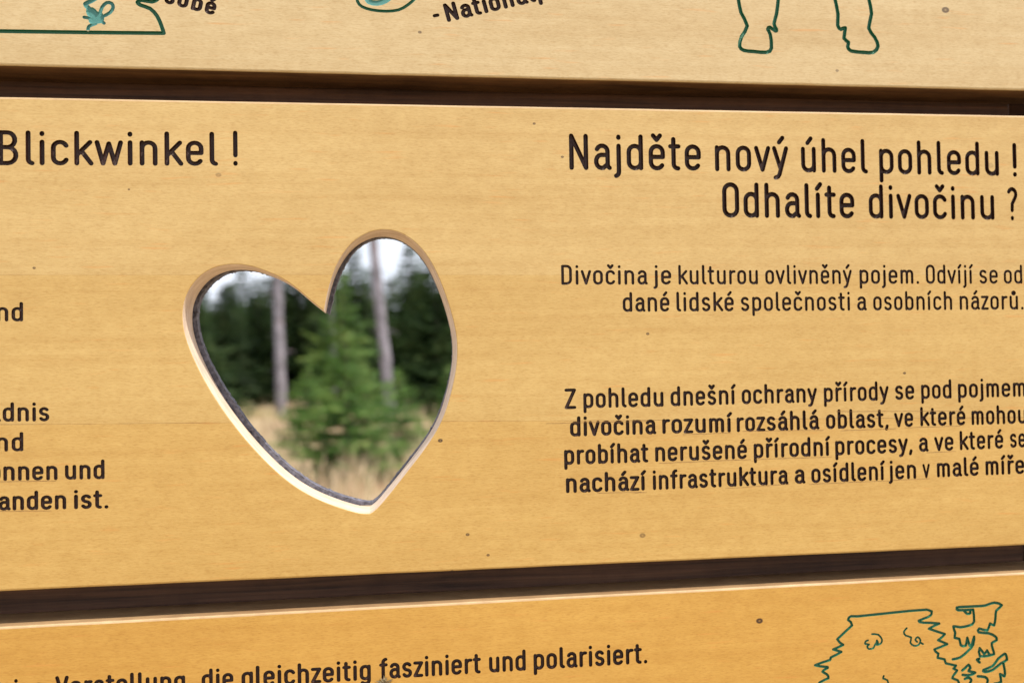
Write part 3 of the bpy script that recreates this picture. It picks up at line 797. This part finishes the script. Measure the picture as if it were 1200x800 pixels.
variants = [spruce_meshes(s, H, RW, wh, per, tw, .42, bare) for s, H, RW, wh, per, tw, bare in
            ((11, 6.0, 1.9, 40, 10, 20, .02), (12, 5.0, 1.5, 36, 10, 18, .02), (13, 7.5, 1.9, 46, 10, 20, .02))]
def ground_at(px, Y):
    d = ray(px, 430); x = CAM.x + d.x * (Y + D) / d.y
    return x
def spruce(px, Y, k, top_px, label, group=None, wide=1.0):
    """px: photograph column; top_px: photograph row of the tip"""
    x = ground_at(px, Y); z0 = gz(x, Y)
    ztop = P(px, top_px, Y).z if top_px is not None else None
    H0 = (6.0, 5.0, 7.5)[k]; s = (ztop - z0) / H0
    e = empty('spruce_tree', (x, Y, z0)); tag(e, label, 'tree', group)
    e.rotation_euler = (0, 0, rnd.uniform(0, 6.28))
    cr_, tr_ = variants[k]
    for nm, me, mt_ in (('crown', cr_, M_sp), ('trunk', tr_, M_bark)):
        o = bpy.data.objects.new(nm, me); C.objects.link(o); o.parent = e; o.scale = (s * wide, s * wide, s)
        if not me.materials: me.materials.append(mt_)
    return e
G1 = 'spruces of the forest edge'
def sp(*a, **k): return spruce(*a, G1, **k)
sp(232, 21, 1, 338, 'dark spruce at the far left of the heart, below the pale sky blobs', wide=1.25)
sp(262, 25, 0, 336, 'dark spruce just right of the leftmost one in the heart', wide=1.3)
sp(302, 27, 1, 326, 'dark spruce directly left of the left dead trunk', wide=1.2)
sp(352, 26, 2, 268, 'tall dark spruce directly right of the left dead trunk', wide=1.3)
sp(386, 31, 0, 285, 'spruce behind the point between the two lobes of the heart', wide=1.1)
sp(416, 28, 2, 276, 'tall pointed dark spruce directly left of the right dead trunk', wide=1.05)
sp(482, 24, 0, 284, 'dark spruce directly right of the right dead trunk', wide=1.2)
sp(512, 22, 2, 262, 'tall dark spruce beside the right wall of the heart', wide=1.2)
sp(552, 20, 1, 330, 'dark spruce hidden mostly by the right edge of the heart', wide=1.3)
sp(200, 23, 2, 315, 'dark spruce hidden mostly behind the left edge of the heart', wide=1.2)
rr = random.Random(21)
row = []
for i in range(16):
    px = 60 - i * 95 + rr.uniform(-20, 20) if i % 2 else 640 + i * 62 + rr.uniform(-20, 20)
    e = spruce(px, rr.uniform(20, 30), i % 3, rr.uniform(270, 330), 'dark spruce of the forest edge hidden behind the planks of the sign', 'spruces hidden behind the sign', wide=1.25)
DEEP = ('leftmost of that second row', 'left of the left dead trunk', 'behind the left dead trunk', 'behind the notch of the heart', 'between the two dead trunks', 'right of the right dead trunk', 'rightmost of that second row')
for i in range(7):   # second row deeper in the wood closes the gaps low down
    px = 225 + i * 52 + rr.uniform(-8, 8)
    e = spruce(px, rr.uniform(31, 36), (0, 2)[i % 2], 322 + rr.uniform(-14, 12), 'spruce deeper in the wood behind the first row, ' + DEEP[i], 'spruces deeper in the wood', wide=1.7)

for i in range(15):   # third row, a closed wall of green
    px = 215 + i * 24 + rr.uniform(-6, 6)
    spruce(px, rr.uniform(39, 46), (0, 2)[i % 2], 330 + rr.uniform(-18, 14), 'distant spruce at the back of the wood, merging with others behind nearer rows', 'distant spruces at the back of the wood', wide=1.7)
# dead trunks
def dead_trunk(pxs, Y, w_px, label, taper=0.75, twigs=26):
    """pxs: (px, py) points from the base upwards"""
    d = ray(pxs[0][0], pxs[0][1]); x0 = CAM.x + d.x * (Y + D) / d.y; z0 = gz(x0, Y)
    pts = [Vector((x0, Y, z0 - .2))] + [P(px, py, Y) for px, py in pxs[1:]]
    top = pts[-1] + (pts[-1] - pts[-2]).normalized() * 7; pts.append(top)
    pp, rad = [], []
    L_ = sum((pts[i + 1] - pts[i]).length for i in range(len(pts) - 1)); acc_ = 0
    w_ = w_px * .76 * (Y + D) / F / 2
    rr = random.Random(label)
    for i in range(len(pts) - 1):
        for k in range(6):
            p = pts[i].lerp(pts[i + 1], k / 6); pp.append(p - pts[0])
            rad.append(w_ * (1 - taper * (acc_ + (pts[i + 1] - pts[i]).length * k / 6) / L_) * rr.uniform(.95, 1.06))
        acc_ += (pts[i + 1] - pts[i]).length
    rad[0] *= 1.35; rad[1] *= 1.12
    V, F_ = [], []
    tube(V, F_, pp, rad, 12)
    e = empty('dead_tree', tuple(pts[0])); tag(e, label, 'tree', 'bare dead trunks')
    mesh_obj('trunk', pydata('trunk', V, F_, True), [M_dead], e, Matrix.Translation(pts[0]))
    for _ in range(twigs):
        i = rr.randrange(4, len(pp) - 1); a = rr.uniform(0, 6.28); l = rr.uniform(.1, .4)
        V, F_ = [], []; p = pp[i]
        tube(V, F_, [p, p + Vector((math.cos(a) * l * .6, math.sin(a) * l * .6, -.02)), p + Vector((math.cos(a) * l, math.sin(a) * l, rr.uniform(-.2, .05)))], [.016, .011, .004], 5)
        mesh_obj('branch_stub', pydata('branch_stub', V, F_), [M_dead], e, Matrix.Translation(pts[0]))
dead_trunk([(330, 472), (328, 420), (326, 360), (324, 300)], 22, 18, 'bare grey dead trunk in the left lobe of the heart')
dead_trunk([(458, 470), (452, 420), (446, 370), (438, 290)], 21, 19, 'bare grey-brown leaning dead trunk in the right lobe of the heart')
dead_trunk([(391, 465), (389, 400), (386, 340), (384, 280)], 27, 12, 'thin faint dead trunk under the point of the heart behind the small spruce')

# the young spruce in the clearing
def young(px, Y, H, RW, seed, label, tw=30, ts=.13, wh=22, per=10):
    x = ground_at(px, Y); z0 = gz(x, Y)
    c_, t_ = spruce_meshes(seed, H, RW, wh, per, tw, ts, 0.02)
    e = empty('young_spruce', (x, Y, z0 - .02)); tag(e, label, 'tree', 'young spruces in the clearing')
    mesh_obj('crown', c_, [M_young], e, Matrix.Translation((x, Y, z0 - .02))); mesh_obj('trunk', t_, [M_bark], e, Matrix.Translation((x, Y, z0 - .02)))
young(406, 10.9, 1.60, 1.02, 31, 'bushy bright green young spruce in the middle of the heart in front of the forest')
young(402, 17, 2.6, 1.0, 32, 'taller young spruce right behind the bushy one under the point of the heart', 24, .2, 22, 9)
young(466, 12.0, 1.15, .72, 34, 'low bushy young spruce right of the middle one, before the right dead trunk', 24, .13, 16, 9)
young(360, 14.5, 1.15, .6, 35, 'low young spruce left of the middle one, right of the left dead trunk', 22, .13, 16, 9)
young(524, 17, 1.0, .45, 33, 'small yellowish green young spruce at the right edge of the heart', 16, .14, 12, 8)

# a scrap of dry leaf caught in the lettering at the lower edge of the picture
V, F_ = [], []
c0 = P(451, 799); m = mpp(451, 799)
for a, l, wd in ((2.9, 11, 2.4), (0.35, 10, 2.6), (1.7, 9, 3.0), (1.2, 7, 2.2), (2.3, 8, 2.6), (4.2, 9, 2.5), (5.3, 10, 2.4)):
    k = len(V); dx, dz = math.cos(a), math.sin(a)
    for y in (-.0003, -.0009):
        V += [(0, y, 0), (dx * l * .45 * m - dz * wd * .5 * m, y - .0006, dz * l * .45 * m + dx * wd * .5 * m), (dx * l * m, y, dz * l * m),
              (dx * l * .45 * m + dz * wd * .5 * m, y - .0003, dz * l * .45 * m - dx * wd * .5 * m)]
    F_ += [(k, k + 1, k + 2, k + 3), (k + 7, k + 6, k + 5, k + 4)] + [(k + i, k + 4 + i, k + 4 + (i + 1) % 4, k + (i + 1) % 4) for i in range(4)]
t = NT('dry_leaf'); n = t.noise((900,) * 3, 3, .6, 1.)
M_leaf = t.out(t.ramp(n, [(0.35, (0.09, 0.075, 0.04)), (0.65, (0.26, 0.20, 0.11))]), .8, n, .5, .0005, .3)
o = mesh_obj('leaf_scrap', pydata('leaf_scrap', V, F_), [M_leaf], None, Matrix.Translation(c0))
tag(o, 'small shrivelled grey-brown leaf scrap stuck under the lettering of the lowest plank', 'leaf')
